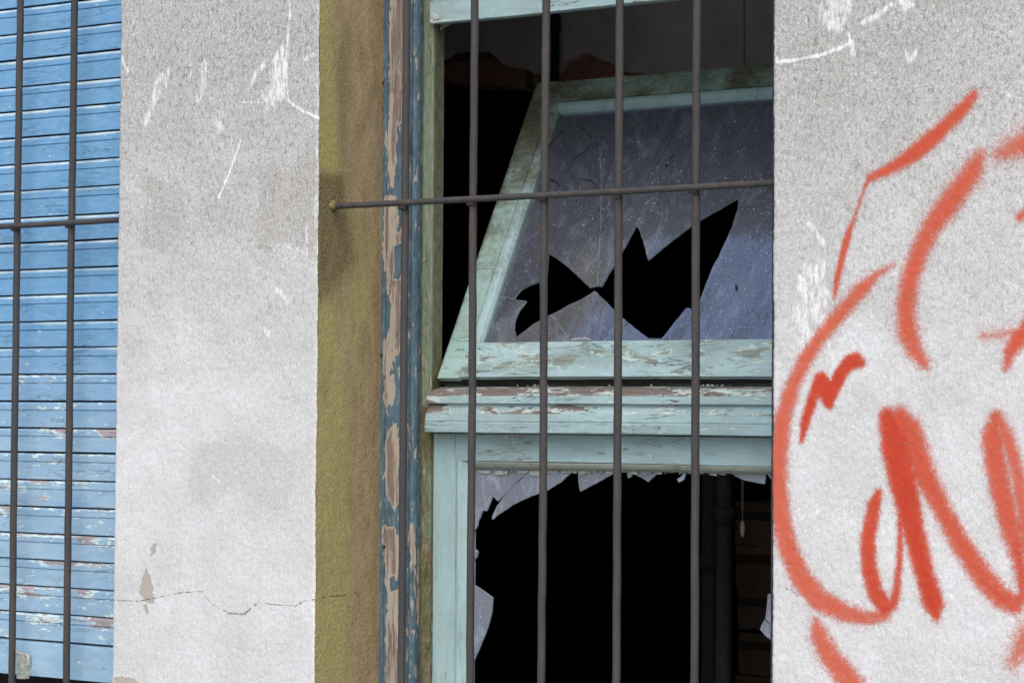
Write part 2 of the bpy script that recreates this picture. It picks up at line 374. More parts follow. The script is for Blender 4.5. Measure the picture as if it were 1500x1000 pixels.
# left pier
V, Fc, P = wallgrid(edgeA, edgeB, ZB, ZT, .0021)
scr = [([(426, -5), (422, 50), (418, 90), (422, 148)], .6, .9), ([(422, 148), (442, 162), (466, 173)], .8, .95),
       ([(412, 82), (405, 118), (396, 146)], 10, .72), ([(390, 90), (374, 108), (366, 132)], 3, .68), ([(414, 90), (411, 140)], 6, .8),
       ([(352, 150), (384, 151)], .6, .7), ([(353, 205), (335, 255), (320, 290)], .5, .9), ([(236, 112), (226, 145), (214, 176)], 6, .68),
       ([(248, 100), (242, 130)], 2, .6), ([(301, 95), (298, 125), (290, 148)], 4, .62), ([(312, 170), (325, 190)], 3, .62), ([(322, 165), (322, 195)], 2, .6),
       ([(407, 424), (421, 444)], 2, .78), ([(386, 482), (393, 488)], 3, .7), ([(179, 85), (187, 105)], 1.2, .8), ([(444, 88), (466, 78)], 3, .62),
       ([(340, 170), (340, 215)], 2, .55), ([(283, 105), (275, 115)], 2, .6), ([(302, 690), (322, 706)], .6, .7), ([(450, 330), (448, 372)], 1.5, .6),
       ([(390, 358), (420, 362), (452, 371)], 1.0, .55), ([(464, 170), (462, 400)], 1.2, .5)]
crk = [([(160, 879), (205, 880), (231, 875), (265, 868), (295, 866)], .84), ([(295, 866), (310, 884), (335, 898)], .82), ([(335, 898), (358, 900), (366, 892)], 1.0),
       ([(366, 892), (379, 882), (400, 885), (432, 888), (446, 880), (462, 878)], .82), ([(252, 895), (255, 899)], .9),
       ([(283, 330), (284, 350), (277, 362)], .8), ([(408, 250), (390, 275), (388, 290)], .72)]
bar = [([(222, 796), (229, 793), (228, 806), (222, 815), (219, 812)], .8), ([(214, 832), (221, 845), (223, 862), (227, 880), (219, 884), (211, 878), (204, 868), (207, 850)], 1),
       ([(211, 886), (215, 884), (218, 899), (213, 897)], .9), ([(168, 990), (196, 994), (206, 1004), (166, 1004)], .9)]
stn = [([(384, 240), (462, 230), (462, 366), (420, 358), (384, 352)], .8, .004), ([(280, 250), (384, 235), (384, 330), (300, 345)], .35, .012), ([(172, 500), (215, 480), (225, 620), (172, 640)], .3, .012), ([(205, 250), (262, 262), (270, 330), (250, 372), (205, 360)], .65, .007),
       ([(285, 655), (360, 640), (424, 650), (428, 740), (400, 755), (340, 725), (285, 730)], .34, .005), ([(180, 0), (460, 0), (455, 230), (330, 160), (180, 210)], .45, .06)]
cm = Mesh(); cm.add(V, Fc, 0, **wall_attrs(P, scr, crk, bar, stn))
XA, XB, XC = float(eA[:, 0].mean()), float(eB[:, 0].mean()), float(eC[:, 0].mean())
zA = 3.5
def ring_wall(m, x0, x1, z0, z1, y0=0.0, y1=WT): box(m, x0, x1, y0, y1, z0, z1)
def returns(m, ef, side, z0=ZB, z1=ZT, y1=WT, n=400):
    zs = np.linspace(z0, z1, n); ys = np.array([.0022, .03, .1, y1]); ex = ef(zs)
    V = np.concatenate([np.c_[ex, np.full(n, y), zs] for y in ys]); m.add(V, gridfaces(len(ys), n))
returns(cm, edgeA, -1)
box(cm, XA, XB, .004, WT, .3, ZB-.0005); box(cm, XA, XB, .004, WT, ZT+.0005, 3.2)
box(cm, XA+.01, XB-.01, .02, WT-.001, ZB, ZT)
pier1 = cm.build('pier', M['render'], facade, smooth=True, label='plain grey-white pier with a hairline crack, between the two windows')
# right pier
V, Fc, P = wallgrid(edgeC, lambda z: np.full(len(z), X(1540, 0)), ZB, ZT, .0021, True, False)
scr = [([(1215, 6), (1208, 28)], 6, .7), ([(1225, 5), (1222, 40)], 7, .8), ([(1240, 3), (1230, 30)], 6, .72), ([(1137, 92), (1165, 88), (1200, 82), (1228, 72), (1248, 62)], .8, .95),
       ([(1243, 50), (1250, 80)], 1.5, .8), ([(1262, 33), (1285, 22), (1310, 6)], 2.0, .75), ([(1325, 76), (1333, 95), (1343, 72)], 1.5, .62), ([(1320, 0), (1330, 8)], 5, .8),
       ([(1184, 328), (1196, 340), (1205, 356)], 2, .75), ([(1232, 322), (1236, 340)], 1, .6),
       ([(1180, 395), (1176, 425), (1184, 438), (1170, 462), (1182, 488), (1176, 500)], 7, .72), ([(1200, 388), (1194, 415), (1208, 432), (1194, 455), (1206, 480)], 7, .70), ([(1184, 430), (1200, 440)], 6, .6),
       ([(1215, 505), (1222, 540)], 3, .66), ([(1170, 762), (1205, 745)], 2, .6), ([(1473, 128), (1476, 140)], 2, .7), ([(1133, 60), (1137, 92)], 1.5, .7)]
crk = [([(1141, 857), (1150, 862), (1160, 864), (1167, 872)], .86), ([(1212, 912), (1240, 930), (1275, 952), (1300, 957)], .62), ([(1300, 957), (1350, 985), (1400, 1000)], .56),
       ([(1480, 320), (1500, 300)], .5)]
stn = [([(1133, 0), (1400, 0), (1380, 120), (1250, 260), (1240, 420), (1190, 480), (1133, 470)], .5, .05), ([(1400, 600), (1500, 560), (1500, 800), (1420, 760)], .22, .03),
       ([(1160, 390), (1225, 390), (1225, 500), (1160, 500)], .4, .01)]
cm = Mesh(); cm.add(V, Fc, 0, **wall_attrs(P, scr, crk, [], stn)); Vr, Pr, Fr = V, P, Fc
returns(cm, edgeC, 1)
XR = X(1540, 0)
box(cm, XC, XR, .004, WT, .3, ZB-.0005); box(cm, XC, XR, .004, WT, ZT+.0005, 3.2); box(cm, XR+.0003, 1.6, .001, WT, .3, 3.2)
box(cm, XC+.01, XR-.001, .02, WT-.001, ZB, ZT)
pier2 = cm.build('pier', M['render'], facade, smooth=False, label='pier sprayed with orange-red graffiti, right of the broken window')
# the wall above and below the openings and beyond the shuttered window
cm = Mesh(); XL = XA-1.05
box(cm, XL-1.4, XL, 0, WT, .3, 3.2)
for a, b in ((-4.95, 1.6),): box(cm, XL-1.4, 1.6, 0, WT, 3.2005, 3.75); box(cm, XL-1.4, 1.6, -.01, WT, .002, .2995)
for a, b in ((XB+.0005, XC-.0005), (XL+.0005, XA-.0005)): box(cm, a, b, 0, WT, 2.62, 3.2); box(cm, a, b, 0, WT, .3, .9)
cm.build('spandrel', M['render'], facade)
cm = Mesh(); box(cm, XL-1.5, 1.7, -.22, .3, 3.76, 3.9); cm.build('unseen_eave', M['near_black'], facade)  # added out of view; its depth sets how much sky the pane mirrors

# graffiti: coat of spray paint lying on the right pier
S = [([(1427, 138, 10), (1410, 160, 16), (1390, 180, 17), (1362, 206, 21), (1338, 226, 21), (1315, 241, 16), (1295, 252, 12), (1275, 260, 11)], 5),
 ([(1272, 262, 5), (1262, 290, 3), (1252, 320, 4), (1243, 342, 9), (1233, 380, 9), (1226, 410, 8), (1222, 436, 4)], 3),
 ([(1310, 388, 1), (1284, 402, 9), (1262, 424, 18), (1235, 454, 18), (1205, 490, 18), (1180, 526, 18), (1161, 566, 20), (1148, 610, 23), (1141, 660, 25), (1139, 710, 27), (1144, 760, 27), (1156, 808, 27), (1175, 848, 28), (1200, 878, 28), (1235, 896, 22), (1270, 905, 17), (1298, 900, 12)], 6),
 ([(1436, 228, 12), (1424, 252, 26), (1398, 288, 28), (1368, 328, 27), (1346, 370, 24), (1333, 410, 24), (1327, 450, 25), (1329, 485, 25), (1339, 510, 21), (1352, 530, 14), (1358, 540, 4)], 8),
 ([(1462, 226, 10), (1480, 220, 20), (1510, 205, 30)], 13), ([(1494, 318, 10), (1510, 308, 14)], 5),
 ([(1440, 492, 3), (1470, 489, 5), (1490, 486, 8)], 9), ([(1474, 538, 8), (1480, 515, 16), (1490, 499, 22), (1512, 476, 24)], 6),
 ([(1174, 646, 6), (1179, 620, 13), (1190, 585, 15), (1203, 556, 20), (1210, 572, 26), (1215, 592, 12)], 3), ([(1213, 588, 14), (1222, 568, 18), (1232, 546, 18), (1245, 530, 19), (1254, 528, 21), (1261, 531, 14)], 3),
 ([(1287, 720, 9), (1280, 742, 19), (1272, 788, 20), (1273, 830, 21), (1282, 866, 22), (1297, 888, 21), (1308, 886, 13), (1314, 862, 10), (1318, 820, 8), (1319, 780, 8), (1318, 755, 5)], 4),
 ([(1299, 610, 22), (1310, 650, 36), (1324, 710, 38), (1338, 775, 29), (1353, 835, 26), (1367, 882, 28), (1372, 904, 10)], 5),
 ([(1318, 612, 28), (1333, 634, 34), (1352, 690, 30), (1380, 745, 24), (1410, 800, 26), (1440, 845, 27), (1465, 873, 27), (1486, 884, 24), (1498, 872, 16), (1496, 830, 9), (1492, 800, 6)], 7),
 ([(1458, 612, 14), (1454, 640, 28), (1459, 680, 28), (1470, 730, 28), (1482, 780, 24), (1492, 820, 16), (1498, 850, 14)], 6), ([(1460, 610, 14), (1476, 640, 18), (1490, 690, 16), (1500, 740, 20), (1506, 800, 22)], 6),
 ([(1194, 908, 8), (1200, 930, 24), (1215, 960, 27), (1235, 985, 29), (1258, 1012, 29)], 8), ([(1508, 935, 34), (1484, 968, 10)], 14)]
PXM = .00102     # metres per photo pixel on this wall, roughly
cov = np.zeros(len(Pr)); dens = np.zeros(len(Pr))
DEN = [.65, .6, .38, .5, .25, .5, .15, .6, .9, .9, .8, .95, .62, .50, .35, .38, .2]
for (pts, soft), dn in zip(S, DEN):
    L = trace(pts, 0); W = np.array([p[2]*.5*PXM*1.02 for p in pts]); s = soft*PXM
    d = segdist(Pr, L, W); s *= 1.45; c = 1/(1+np.exp(-np.clip((d-.02*s)/(s*.36), -30, 30))); cov = np.maximum(cov, c); dens = 1-(1-dens)*(1-dn*np.clip(c, 0, 1)*np.clip(d/(W.max()+1e-6)*.6+.75, 0, 1))
keep = cov > .035
fa = np.array(Fr); kf = fa[keep[fa].any(1)]; used = np.unique(kf); mp_ = np.zeros(len(Pr), int); mp_[used] = np.arange(len(used))
gm = Mesh(); Vg = Vr[used].copy(); Vg[:, 1] -= .0005
gm.add(Vg, mp_[kf], 0, cover=cov[used], dens=np.clip(dens[used], 0, 1))
n = NT('orange_red_spray_paint', .7, .25)
fine = n.noise(520, 3, .75); mid = n.noise(210, 4, .75); blot = n.noise(34, 5, .7)
a = n.mp(n.add(n.attr('cover'), n.add(n.mul(n.ma('SUBTRACT', fine, .5), 1.5), n.mul(n.ma('SUBTRACT', mid, .5), 1.2))), .14, .88, 0, .97)
a = n.mul(a, n.mp(n.add(n.attr('dens'), n.mul(n.ma('SUBTRACT', blot, .5), .8)), .1, .9, .76, 1))
tr = n.N.new('ShaderNodeBsdfTransparent'); ms = n.N.new('ShaderNodeMixShader')
c = n.mix(n.mp(n.add(n.attr('dens'), n.mul(n.ma('SUBTRACT', mid, .5), .5)), .3, .95), lin(208, 94, 64), lin(184, 60, 36))
n.fin(c, n.bump(fine, .0008, .6)); n.lk(a, ms.inputs[0]); n.lk(tr.outputs[0], ms.inputs[1]); n.lk(n.b.outputs[0], ms.inputs[2]); n.lk(ms.outputs[0], n.out.inputs[0])
gm.build('graffiti', n.m, pier2, smooth=False, label='orange-red sprayed loops and letter strokes')

# mossy reveal (left jamb of the opening)
nz, ny = 560, 80; zs = np.linspace(ZB, ZT, nz); ys = np.linspace(.0022, .165, ny); ex = edgeB(zs)
YY, ZZ = np.meshgrid(ys, zs); EXb = eB[0, 0]+(eB[1, 0]-eB[0, 0])*(ZZ-eB[0, 1])/(eB[1, 1]-eB[0, 1]); EX = EXb+(ex[:, None]-EXb)*np.clip(1-YY/.012, 0, 1)
V = np.c_[EX.ravel(), YY.ravel(), ZZ.ravel()]; P = V[:, 1:3]
V[:, 0] += .0010*(noise2(P*np.array([1, .5]), 30, 4)-.5)+.0004*(noise2(P, 150, 5)-.5)
def rtr(pts):
    o = []
    for p in pts: h = hit(p[0], p[1], np.array([1., 0, 0]), (XB, 0, 0)); o.append([h[1], h[2]])
    return np.array(o)
moss = (.65+.5*noise2(P*np.array([1.6, .8]), 60, 44))*np.maximum.reduce([polymask(P, rtr([(455, 1010), (455, 470), (480, 410), (500, 470), (514, 640), (512, 1010)]), .018), .55*polymask(P, rtr([(505, 380), (528, 420), (535, 560), (520, 640), (508, 500)]), .01),
                          .6*polymask(P, rtr([(470, -5), (492, -5), (500, 120), (508, 330), (495, 420), (466, 420)]), .02), .8*polymask(P, rtr([(505, 300), (545, 330), (540, 480), (515, 480)]), .015)])
damp = np.maximum.reduce([.95*polymask(P, rtr([(464, 255), (505, 252), (508, 288), (494, 330), (488, 380), (464, 430)]), .009), .8*polymask(P, rtr([(468, 262), (505, 255), (512, 300), (520, 380), (497, 420), (480, 440), (465, 438)]), .014), .5*polymask(P, rtr([(497, 0), (512, 60), (510, 240), (498, 260), (492, 120)]), .012),
                          .25*polymask(P, rtr([(550, 0), (562, 0), (556, 1000), (546, 1000)]), .006)])  # last entry: narrow darker strip beside the frame
lich = np.maximum(polymask(P, rtr([(468, 0), (482, 0), (490, 170), (500, 260), (490, 290), (468, 240)]), .008), .45*np.clip(1-P[:, 0]/.02, 0, 1))
crk = np.zeros(len(P))
for pts, a_ in (([(459, 878), (478, 873), (500, 872), (520, 868)], .9), ([(520, 868), (540, 875), (553, 878)], .75), ([(535, 762), (552, 765)], .75), ([(525, 930), (550, 950)], .7)):
    crk = np.maximum(crk, a_*np.clip(1-segdist(P, rtr(pts))/.006, 0, 1))
m = Mesh(); m.add(V, gridfaces(nz, ny), 0, moss=moss, damp=damp, lichen=lich, crack=crk)
box(m, XB-.06, XB, .165, WT, .9, 2.62); box(m, XB-.01, XB-.0006, .004, .165, .9, ZB); box(m, XB-.01, XB-.0006, .004, .165, ZT, 2.62)
m.build('window_reveal', M['reveal'], facade, smooth=True, label='ochre render stained by olive green moss')

# ------------------------------------------------------------------ iron grilles
YBAR = .0465; YCR = .0365; RB = .0057; RC = .0046
def xb(px): return X(px, YBAR)
def make_bar(x, root, seed, top=2.62, bot=.9, lean=0.0, rustz=()):
    m = Mesh(); pts = [(x-lean*.5, YBAR, bot), (x, YBAR, 1.7), (x+lean*.5, YBAR, top)]
    tube(m, pts, RB, 16, amp=.00035, seed=seed, step=.006)
    V = m.v[0]; rr = np.full(len(V), .18)
    for z, a_, s in rustz: rr = np.maximum(rr, a_*np.exp(-((V[:, 2]-z)/s)**2)*.8)
    m.at['rust'] = [rr]; return m.build('vertical_bar', M['iron'], root, smooth=True)
zc = float(at(800, 286.5, YCR)[2])
g = empty('window_grille', (XB, YBAR, .9), label='rusty brown iron grille of upright bars in front of the broken window', cat='window grille', group='iron grilles over the windows')
for i, (px, ln) in enumerate(((592, .001), (692, .000), (796.5, .001), (905.5, .0012), (1019, -.0008))):
    make_bar(xb(px), g, 20+i, lean=ln, rustz=((zc-.03, .62, .035), (1.45, .35 if i == 3 else .1, .05), (zc+.25, .3, .06), (2.0, .35, .04)))
make_bar(xb(1019)+.1207, g, 31)
m = Mesh(); a0, a1 = at(484, 302.5, YCR), at(1133, 268.3, YCR)
zl = a0[2]+.0; tube(m, [(XB-.01, YCR, a0[2]), (xb(797), YCR, zc), (XC+.03, YCR, a1[2])], RC, 14, amp=.0003, seed=3, step=.008, rust=.34)
for px in (592, 692, 796.5, 905.5, 1019):     # weld lumps
    x = xb(px); tube(m, [(x-.006, YCR+.004, zc-.004), (x+.006, YCR+.004, zc-.004)], .0045, 8, amp=.0006, seed=int(px), step=.003, rust=.6)
m.build('cross_bar', M['iron'], g, smooth=True)
# rusty seat of the cross bar in the plaster
m = Mesh(); tube(m, [(XB-.004, YCR, a0[2]), (XB+.005, YCR, a0[2])], .010, 14, amp=.0014, seed=8, step=.003, taper=lambda t: 1-.45*t, moss=.6, damp=.9)
m.build('anchor_lump', M['reveal'], g, smooth=True)
# shuttered window's grille
g2 = empty('window_grille', (XA, YBAR, .9), label='iron grille of upright bars in front of the blue shutter', cat='window grille', group='iron grilles over the windows')
for k in range(6): make_bar(xb(103)-.1212*k, g2, 60+k, lean=.0009, rustz=((1.9, .3, .2),))
m = Mesh(); b0, b1 = at(0, 332.5, YCR), at(172, 322.5, YCR)
sl = (b1[2]-b0[2])/(b1[0]-b0[0]); tube(m, [(XL-.01, YCR, b1[2]+sl*(XL-b1[0])*.2), (float(b0[0]), YCR, b0[2]), (XA+.02, YCR, b1[2])], RC, 14, amp=.0003, seed=5, step=.008, rust=.3)
for px in (103, 23): x = xb(px); tube(m, [(x-.006, YCR+.004, b1[2]-.004), (x+.006, YCR+.004, b1[2]-.004)], .0045, 8, amp=.0006, seed=int(px), step=.003, rust=.6)
m.build('cross_bar', M['iron'], g2, smooth=True)

# ------------------------------------------------------------------ blue slatted shutter
YS = .082
sh = empty('window_shutter', (XA-.5, YS, .9), label='faded blue wooden slatted shutter with flaking paint behind the left grille', cat='shutter')
gaps = [35, 74, 115, 151.5, 191.5, 231.5, 271.5, 312.5, 350, 390, 429, 468.5, 507.5, 547.5, 587.5, 627.5, 663.5, 705, 745, 785, 824, 864, 904, 945]
gz = [float(at(155, p, YS)[2]) for p in gaps]
pitch = (gz[0]-gz[-1])/(len(gz)-1)
zsl = [gz[-1]-(0)]; zs_all = sorted(gz)
while zs_all[-1] < 2.60: zs_all.append(zs_all[-1]+pitch)
m = Mesh(); zlow = zs_all[0]
for i in range(len(zs_all)-1):
    z0, z1 = zs_all[i], zs_all[i+1]; h = z1-z0; y = YS+random.uniform(-.0006, .0006); gp = random.uniform(.0012, .0021)
    prof = [(y, z0+.0012), (y, z0+h*.635), (y+.0026, z0+h*.642), (y+.0026, z0+h*.672), (y+.0004, z0+h*.68), (y+.0004, z1-gp-.0034), (y+.0026, z1-gp), (y+.016, z1-gp), (y+.016, z0+.006), (y+.006, z0+.001)]
    def att(V, z0=z0, z1=z1, y=y, gp=gp, i=i):
        low = np.clip((1.75-V[:, 2])/.25, 0, 1); q = V[:, [0, 2]]
        top = (V[:, 2] > z1-gp-.0037)*(V[:, 1] < y+.004)*1.0  # slat top edges painted paler, as worn paint and as a skyward highlight
        nn = noise2(q*np.array([1, 2.5]), 22, 40)
        return dict(fade=np.clip(low+.12, 0, 1), pale=top*(.52-.45*low), wear=np.clip(low*(.01+.25*nn*nn)+.02+top*low*.16+(V[:, 2] > z1-gp-.011)*low*.20*nn+low*.22*np.exp(-((V[:, 2]-z0-h*.66)/.003)**2)*nn, 0, 1), moss=np.zeros(len(V)))
    sweep(m, prof, fx, XL+.02, XA-.004, .006, .0032, .00022, 100+i, attr=att)
m.build('slat_panel', M['shutter'], sh)
m = Mesh(); zr = float(at(165, 999.5, YS)[2])
def att2(V): return dict(fade=np.full(len(V), 1.), wear=np.full(len(V), .05), moss=np.zeros(len(V)))
zrr = zlow-.0022
sweep(m, [(YS-.002, zr), (YS-.002, zrr-.0035), (YS+.005, zrr), (YS+.02, zrr), (YS+.02, zr)], fx, XL+.02, XA-.004, .006, .0035, .0004, 77, attr=att2)
m.build('bottom_rail', M['shutter'], sh)
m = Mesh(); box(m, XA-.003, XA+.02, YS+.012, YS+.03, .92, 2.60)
m.build('side_channel', M['near_black'], sh)
# small latch at the foot of the shutter
m = Mesh(); p = at(31, 958, YS-.012); q = at(31, 993, YS-.012)
sweep(m, [(p[0]-.008, YS-.014), (p[0]+.007, YS-.014), (p[0]+.009, YS-.002), (p[0]-.010, YS-.002)], fz, q[2], p[2], .003, .003, .0007, 5)
tube(m, [(p[0]-.026, YS-.006, p[2]+.007), (p[0]-.006, YS-.012, p[2]+.002), (p[0]+.012, YS-.009, p[2]-.001), (p[0]+.014, YS-.009, p[2]-.016)], .0028, 8, amp=.0006, seed=3, step=.004)
m.build('latch', M['putty'], sh, smooth=False)
# black sheet added behind the shutter to keep its gaps dark
m = Mesh(); box(m, XL-.02, XA+.02, WT+.001, WT+.02, .8, 2.7); m.build('shutter_blackout', M['near_black'], sh)

# ------------------------------------------------------------------ the broken window
YF = .160
win = empty('wooden_window', (XB, YF, .9), label='old wooden window with flaking aqua and blue paint, tilted upper light and smashed panes', cat='window', kind='thing')
xr_in = XC-.001
# blue outer frame with peeled board
xb0 = XB+.0005; xb1 = X(599, YF); xb2 = X(608, YF); 
blue_top, blue_bot = 2.60, .92
def Lb(pts): return trace(pts, YF)
peel = [[(572, -5), (595, -5), (595, 178), (580, 180), (580, 240), (577, 260), (575, 275), (570, 272), (568, 250), (570, 225), (566, 210), (572, 160), (570, 110)],
        [(564, 290), (572, 283), (580, 292), (582, 340), (596, 330), (596, 512), (586, 505), (580, 520), (573, 540), (566, 548), (564, 515), (570, 480), (572, 440), (566, 410), (562, 370)],
        [(568, 545), (576, 550), (578, 570), (575, 590), (568, 594), (563, 580), (566, 560)],
        [(578, 622), (582, 640), (584, 733), (577, 752), (573, 735), (568, 728), (566, 700), (566, 660), (570, 630)],
        [(560, 770), (580, 775), (584, 800), (582, 840), (578, 862), (588, 868), (590, 1010), (568, 1010), (566, 930), (568, 870), (564, 820)]]
patch = [[(577, 362), (588, 355), (590, 395), (585, 410), (575, 408), (579, 385)], [(568, 742), (572, 735), (580, 760), (570, 768)], [(570, 845), (578, 842), (582, 862), (573, 866)]]
def att_blue(V):
    P = V[:, [0, 2]]; w = np.zeros(len(P))
    for q in peel: w = np.maximum(w, polymask(P+np.c_[noise2(P, 160, 5)-.5, noise2(P, 120, 6)-.5]*.0035, Lb(q), .0050))
    for q in patch: w = w*(1-polymask(P, Lb(q), .0022))
    w = w*(V[:, 1] < YF+.004)
    base = -.02+.16*noise2(P*np.array([1, .25]), 90, 12)+.08*(V[:, 0] > xb1)*noise2(P*np.array([1, .3]), 60, 13)+.08*np.clip((1.85-V[:, 2])/.3, 0, 1)*noise2(P, 45, 14)
    return dict(wear=np.clip(base*(V[:, 0] > XB+.004)+w*.52, 0, 1.2), moss=np.zeros(len(P)), fade=np.zeros(len(P)))
m = Mesh()
xs1 = X(565.5, YF)
# board, then a rounded strip, one section through the whole frame
prof = [(xb0, YF-.001), (xs1-.0012, YF-.001), (xs1-.0005, YF+.002), (xs1+.0004, YF+.0002), (xb1-.0005, YF), (xb1+.0006, YF+.004), (xb1+.0018, YF+.003), (xb1+.004, YF+.0005), (xb2-.002, YF+.0015), (xb2, YF+.006), (xb2, YF+.05), (xb0, YF+.05)]
sweep(m, prof, fz, blue_bot, blue_top, .0030, .0016, .00025, 41, attr=att_blue)
m.build('outer_frame', M['blue'], win, label='board with dark blue paint peeled back to bare wood')
for k, (px, py) in enumerate(((559, 160), (561, 121), (559, 520), (563, 800))):
    p = at(px, py, YF-.001); m = Mesh(); tube(m, [(p[0], p[1]+.002, p[2]), (p[0], p[1]-.0025, p[2])], .0022, 8, step=.002); m.build('nail', M['nail'], win)

# green jamb
YG = .172; xg0 = xb2+.0006; xg1 = X(632, YG); xg = xg1
def att_green(V):
    P = V[:, [0, 2]]; low = np.clip((Z(590, YG)-V[:, 2])/.02, 0, 1)
    near = np.exp(-((V[:, 2]-Z(590, YG))/.07)**2)*.55
    nn = noise2(P, 35, 17)
    outer = np.clip(1-(V[:, 0]-xg0)/.007, 0, 1)
    inner = (V[:, 1] > YG+.004)*1.0  # whole inner side toned darker olive than the front
    return dict(wear=np.clip(.06+low*.22*(.4+nn)+near*.30, 0, 1), moss=np.clip(outer*.75+low*(.45+.4*nn)*(V[:, 1] < YG+.004)+near*.65+inner*.62, 0, 1))
m = Mesh()
prof = [(xg0, YG+.002), (xg0+.004, YG+.001), (xg0+.0055, YG-.0008), (xg1-.002, YG-.0008), (xg1, YG+.001), (xg1, YG+.028), (xg1-.003, YG+.030), (xg0, YG+.030)]
sweep(m, prof, fz, blue_bot, blue_top, .004, .002, .0003, 43, attr=att_green)
m.build('frame', M['green'], win)
# right jamb, mostly hidden by the pier
m = Mesh(); sweep(m, [(XC-.085, YG), (XC-.0006, YG), (XC-.0006, YG+.075), (XC-.085, YG+.075)], fz, blue_bot, blue_top, .03, .01, .0002, 44)
m.v[0][:, 0] += .062; m.build('frame', M['green'], win)
XRI = XC-.024          # inner face of the right jamb

# head rail of the upper light
YT = .160
zt0 = float(at(637, 34, YT)[2]); xt0 = X(626, YT)
def att_top(V):
    P = V[:, [0, 2]]; nn = noise2(P*np.array([.5, 2]), 45, 21)
    return dict(wear=np.clip(.17*nn+.12*np.exp(-((V[:, 0]-xt0)/.03)**2)+.12*np.exp(-((V[:, 2]-zt0)/.006)**2), 0, 1), moss=.3*np.exp(-((V[:, 0]-xt0)/.012)**2))
m = Mesh(); sweep(m, [(YT, zt0), (YT, zt0+.055), (YT+.004, zt0+.057), (YT+.004, zt0+.075), (YT+.04, zt0+.075), (YT+.04, zt0+.004), (YT+.003, zt0-.001)], fx, xt0, XRI, .004, .003, .0004, 51, attr=att_top)
top = m.build('head_rail', M['aqua'], win)
# peeling paint curl under the head rail
m = Mesh(); p = at(652, 38, YT+.02)
V = [p+np.array([-.006, 0, .004]), p+np.array([.006, 0, .005]), p+np.array([.010, .002, .001]), p+np.array([-.002, -.004, -.004]), p+np.array([-.005, -.005, -.009]), p+np.array([-.007, -.002, -.003])]
m.add(V, [(0, 1, 2, 3), (0, 3, 4, 5)]); m.add([v+np.array([0, .0006, 0]) for v in V], [(3, 2, 1, 0), (5, 4, 3, 0)]); m.build('paint_curl', M['dull'], top)
# upper pane zone above (out of frame) closed by a dusty pane
m = Mesh(); box(m, xt0+.01, XRI, YT+.02, YT+.024, zt0+.0755, 2.60); m.build('glass_pane', M['shard'], win)

# transom
zq = lambda py, Y: Z(py, Y, 880)
Yt = .150
tp = [(.196, zq(566, .196)), (.172, zq(570, .172)), (.160, zq(579, .160)), (Yt+.004, zq(581, Yt)), (Yt+.003, zq(591, Yt)), (Yt+.010, zq(592.5, .16)), (Yt+.0095, zq(595, .16)),
      (Yt+.006, zq(603, .156)), (Yt+.003, zq(606, Yt)), (Yt+.001, zq(617.5, Yt)), (Yt+.002, zq(619.5, Yt)), (Yt-.0005, zq(621, Yt)), (Yt, zq(634.5, Yt)), (Yt+.003, zq(636.2, Yt)), (.181, zq(636.5, .16)), (.225, zq(636.5, .16)), (.225, zq(568, .21))]
zz1, zz2, zz3 = zq(580, .16), zq(592, .16), zq(606, .156)
def att_tr(V):
    P = V[:, [0, 2]]; z = V[:, 2]; nn = noise2(P*np.array([.6, 1.4]), 38, 31); n3 = noise2(P*np.array([.5, 1.6]), 110, 33)
    end = np.exp(-((V[:, 0]-xtr)/.05)**2)
    w = (z > zz1)*(.44-.12*np.clip((V[:, 0]-xtr)/.3, 0, 1)+.1*nn)+(z <= zz1)*(z > zz2)*(.20*nn+.05)*(1+end)+((z <= zz2)*(z > zz3-.001))*(.16+.30*end+.1*nn)
    w = w+(z <= zz3)*(.14*n3+.04*nn)+.16*np.exp(-((z-zq(619.5, Yt))/.004)**2)*n3
    return dict(wear=np.clip(w, 0, 1), moss=np.clip(.45*np.exp(-((V[:, 0]-xtr)/.008)**2)+(z > zz1)*.12, 0, 1))
xtr = X(623, Yt)
m = Mesh(); sweep(m, tp, fx, xtr, XRI, .003, .0018, .00035, 61, attr=att_tr)
m.build('transom', M['aqua'], win, label='moulded cross rail, its weathered top edge down to bare wood')

# ---- tilted upper light (hinged at its foot, leaning into the room)
O = np.array([0, .184, float(hit(637, 553, np.array([0, 1., 0]), (0, .184, 0))[2])])
tl = hit(785, 122, np.array([1., 0, 0]), (xg+.001, 0, 0))
dy, dz = tl[1]-O[1], tl[2]-O[2]; HS = math.hypot(dy, dz); eh = np.array([0, dy/HS, dz/HS]); en = np.array([0, -dz/HS, dy/HS])
xs0 = xg+.0012; xs1_ = XRI-.002
def onsash(px, py, off=0): return hit(px, py, en, O+en*off)
def SH(px, py, off=0):
    p = onsash(px, py, off); return float(p[0]), float(np.dot(p-O, eh))
print('HOPPER', HS, math.degrees(math.atan2(dy, dz)), 'xg', xg, SH(700, 499), SH(808, 165), SH(1130, 141))
sash = empty('hopper_sash', tuple(np.array([XB, O[1], O[2]])-origin(win))); sash.parent = win
sash['label'] = 'upper sash leaning back into the room with a jagged hole in its pane'
h_bot = SH(880, 498)[1]; h_top_in = SH(1000, 146)[1]; h_line = SH(970, 137)[1]
x_line = xs0+.040; x_gl = xs0+.055
tosash = lambda x, h, nn_: np.array([x, 0, 0])+O+eh*h+en*nn_-np.array([O[0], 0, 0])
def fh_x(P, t): return np.array([tosash(t, p[1], p[0]) for p in P])     # rails: profile (n,h) swept along x
def fh_h(P, t): return np.array([tosash(p[0], t, p[1]) for p in P])     # stiles: profile (x,n) swept up the sash
